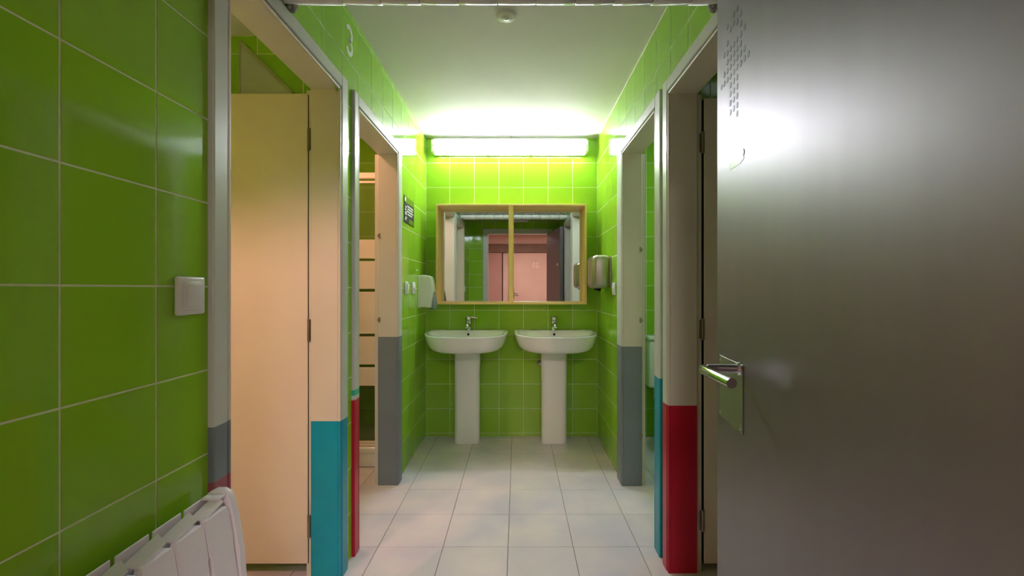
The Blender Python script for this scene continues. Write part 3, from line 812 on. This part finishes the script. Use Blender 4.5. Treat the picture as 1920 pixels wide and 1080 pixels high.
# ------------------------------------------------------------------ toilet seen through the far right doorway
T = Thing('toilet', (1.21, YB, 0), 'white toilet with cistern in the far right room', 'toilet')
tx = 1.205
cis = T.part('cistern', bx((tx-.185, YB-.185, .43), (tx+.185, YB-.004, .800), .022, 4), 'porcelain', smooth=40)
T.part('cistern_lid', bx((tx-.192, YB-.193, .802), (tx+.192, YB-.002, .834), .010, 3), 'porcelain', smooth=40)
T.part('flush_button', cyl(B(), (tx, YB-.10, .834), (tx, YB-.10, .842), .024, .022, 20), 'chrome', smooth=40, sub=cis)
def oval(a, b, cy, z, n=40): return [(tx+a*math.cos(2*PI*k/n), cy+b*math.sin(2*PI*k/n), z) for k in range(n)]
cy = YB-.40
T.part('bowl', loft(B(), [oval(.105, .17, YB-.24, 0.0), oval(.10, .165, YB-.24, .05), oval(.10, .17, YB-.27, .18), oval(.15, .21, YB-.36, .30), oval(.18, .245, cy, .37), oval(.185, .25, cy, .40), oval(.15, .21, cy, .402), oval(.12, .16, cy, .33), oval(.05, .08, cy, .25)]), 'porcelain', smooth=50)
T.part('seat', loft(B(), [oval(.187, .245, cy, .404), oval(.190, .25, cy, .412), oval(.186, .246, cy, .420)]), 'plastic', smooth=50)
T.part('lid', loft(B(), [oval(.186, .243, cy+.002, .423), oval(.188, .246, cy+.002, .432), oval(.178, .236, cy+.002, .442)]), 'plastic', smooth=50)
T.part('neck', bx((tx-.11, YB-.20, .30), (tx+.11, YB-.02, .43), .02, 3), 'porcelain', smooth=40)

# ------------------------------------------------------------------ grey sheet painting a tile reflection above the cream door
T = Thing('tile_reflection', (-1.15, 2.02, 2.0), 'painted grey reflection with pale edge in the tiles above the cream door', 'panel', kind='structure')
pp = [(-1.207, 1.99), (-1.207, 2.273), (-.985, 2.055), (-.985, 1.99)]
T.part('reflection_face', prism(B(), pp, 'y', 2.012, 2.0195), 'reflection_grey')  # opaque sheet in place of the reflection in the tiles
T.part('reflection_strip', prism(B(), [(-1.213, 1.99), (-1.213, 2.281), (-1.205, 2.284), (-.972, 2.056), (-.985, 2.050), (-1.205, 2.262), (-1.207, 1.99)], 'y', 2.008, 2.0195), 'reflection_edge')

# ------------------------------------------------------------------ corridor door and panels (seen in the mirror)
CY = -3.2
T = Thing('door_7', (.25, CY, 0), 'pink corridor door with a pale number, seen in the mirror', 'door', kind='structure')
lf = T.part('leaf', bx((-.16, CY, .01), (.68, CY+.03, 1.99), .003), 'pink')
T.part('jamb', bx((-.20, CY, 0), (-.16, CY+.04, 2.03)), 'brown')
T.part('jamb', bx((.68, CY, 0), (.72, CY+.04, 2.03)), 'pink')
T.part('transom', bx((-.95, CY, 2.00), (.72, CY+.06, 2.20), .003), 'brown')
hp = T.part('handle_plate', bx((-.115, CY+.03, .93), (-.075, CY+.035, 1.17), .002), 'dark', sub=lf)
T.part('lever', tube(B(), [(-.095, CY+.03, 1.06), (-.095, CY+.075, 1.06), (-.085, CY+.085, 1.06), (.03, CY+.085, 1.055)], .010), 'chrome', smooth=40, sub=lf)
fc = bpy.data.curves.new('number_print', 'FONT')
fc.body = '25'; fc.size = .17; fc.extrude = .0008; fc.align_x = 'CENTER'
tmp = bpy.data.objects.new('tmp', fc); COL.objects.link(tmp)
bpy.context.view_layer.update()
me = bpy.data.meshes.new_from_object(tmp.evaluated_get(bpy.context.evaluated_depsgraph_get()))
bpy.data.objects.remove(tmp); me.materials.clear(); me.materials.append(M['palenum'])
o = bpy.data.objects.new('number_print', me); COL.objects.link(o); o.parent = T.root
o.matrix_local = Matrix.Translation((.42-.25, .0315, 1.66)) @ Matrix.Rotation(PI, 4, 'Z') @ Matrix.Rotation(PI/2, 4, 'X')
T = Thing('door_8', (-.6, CY, 0), 'pink corridor panel with shade painted in, left of the numbered door, seen in the mirror', 'door', kind='structure')
T.part('leaf', bx((-.95, CY, .01), (-.355, CY+.03, 1.995), .003), 'shaded_pink')  # darker pink paints in the shading on this leaf
T.part('jamb', bx((-.355, CY, 0), (-.33, CY+.012, 2.0)), 'dark')

# ------------------------------------------------------------------ unseen lamps added to light the side rooms and corridor
def added_ceiling_lamp(name, x, y, z, r, m, label):
    T = Thing(name, (x, y, z), label, 'lamp')
    rg = lambda q, dz: [(x+q*math.cos(2*PI*k/32), y+q*math.sin(2*PI*k/32), z+dz) for k in range(32)]
    T.part('rim', loft(B(), [rg(r+.012, 0), rg(r+.012, -.018), rg(r, -.022), rg(r, 0)], False, False), 'plastic', smooth=40)
    T.part('glass', loft(B(), [rg(r, -.003), rg(r, -.022), rg(r*.85, -.035), rg(r*.45, -.043), rg(r*.1, -.045)]), m, smooth=50)
added_ceiling_lamp('added_ceiling_lamp', -1.28, 2.60, ZC, .11, 'added_warm', 'unseen warm round ceiling lamp added in the shower room')
added_ceiling_lamp('added_ceiling_lamp', 1.15, 2.85, ZC, .11, 'added_cool', 'unseen cool round ceiling lamp added in the toilet room')
added_ceiling_lamp('added_ceiling_lamp', 1.2, 1.3, ZC, .09, 'added_dim', 'unseen dim round ceiling lamp added in the near right room')
T = Thing('added_fill_panel', (.2, -1.5, ZC), 'unseen fill panel light added on the corridor ceiling', 'light')
T.part('frame', bx((-.12, -1.82, ZC-.03), (.52, -1.18, ZC), .004), 'plastic')
T.part('diffuser', bx((-.10, -1.80, ZC-.036), (.50, -1.20, ZC-.029)), 'corrfill')  # glowing sheet added as fill through the entrance

# unseen lamp added; its shade keeps direct light off the upper open door
T = Thing('added_wall_lamp', (-1.22, .385, 1.78), 'unseen shaded warm wall lamp added in the near left room', 'lamp')
lx, ly, lz = -1.22, .52, 1.74
T.part('arm', tube(B(), [(lx, YF, 1.80), (lx, .46, 1.80), (lx, ly, 1.80), (lx, ly, 1.77)], .010, 10), 'chrome', smooth=40)
rg = lambda q, z: [(lx+q*math.cos(2*PI*k/28), ly+q*math.sin(2*PI*k/28), z) for k in range(28)]
T.part('shade', loft(B(), [rg(.028, 1.795), rg(.045, 1.785), rg(.085, 1.70), rg(.083, 1.70), rg(.043, 1.782), rg(.012, 1.786)], True, True), 'plastic', smooth=40)
ld = bpy.data.lights.new('added_lamp_light', 'POINT')
ld.energy = WARM_L1; ld.color = (1.0, .43, .45); ld.shadow_soft_size = .012
lo_ = bpy.data.objects.new('added_lamp_light', ld); COL.objects.link(lo_); lo_.parent = T.root
lo_.location = (lx - (-1.22), ly - .385, 1.716 - 1.78)
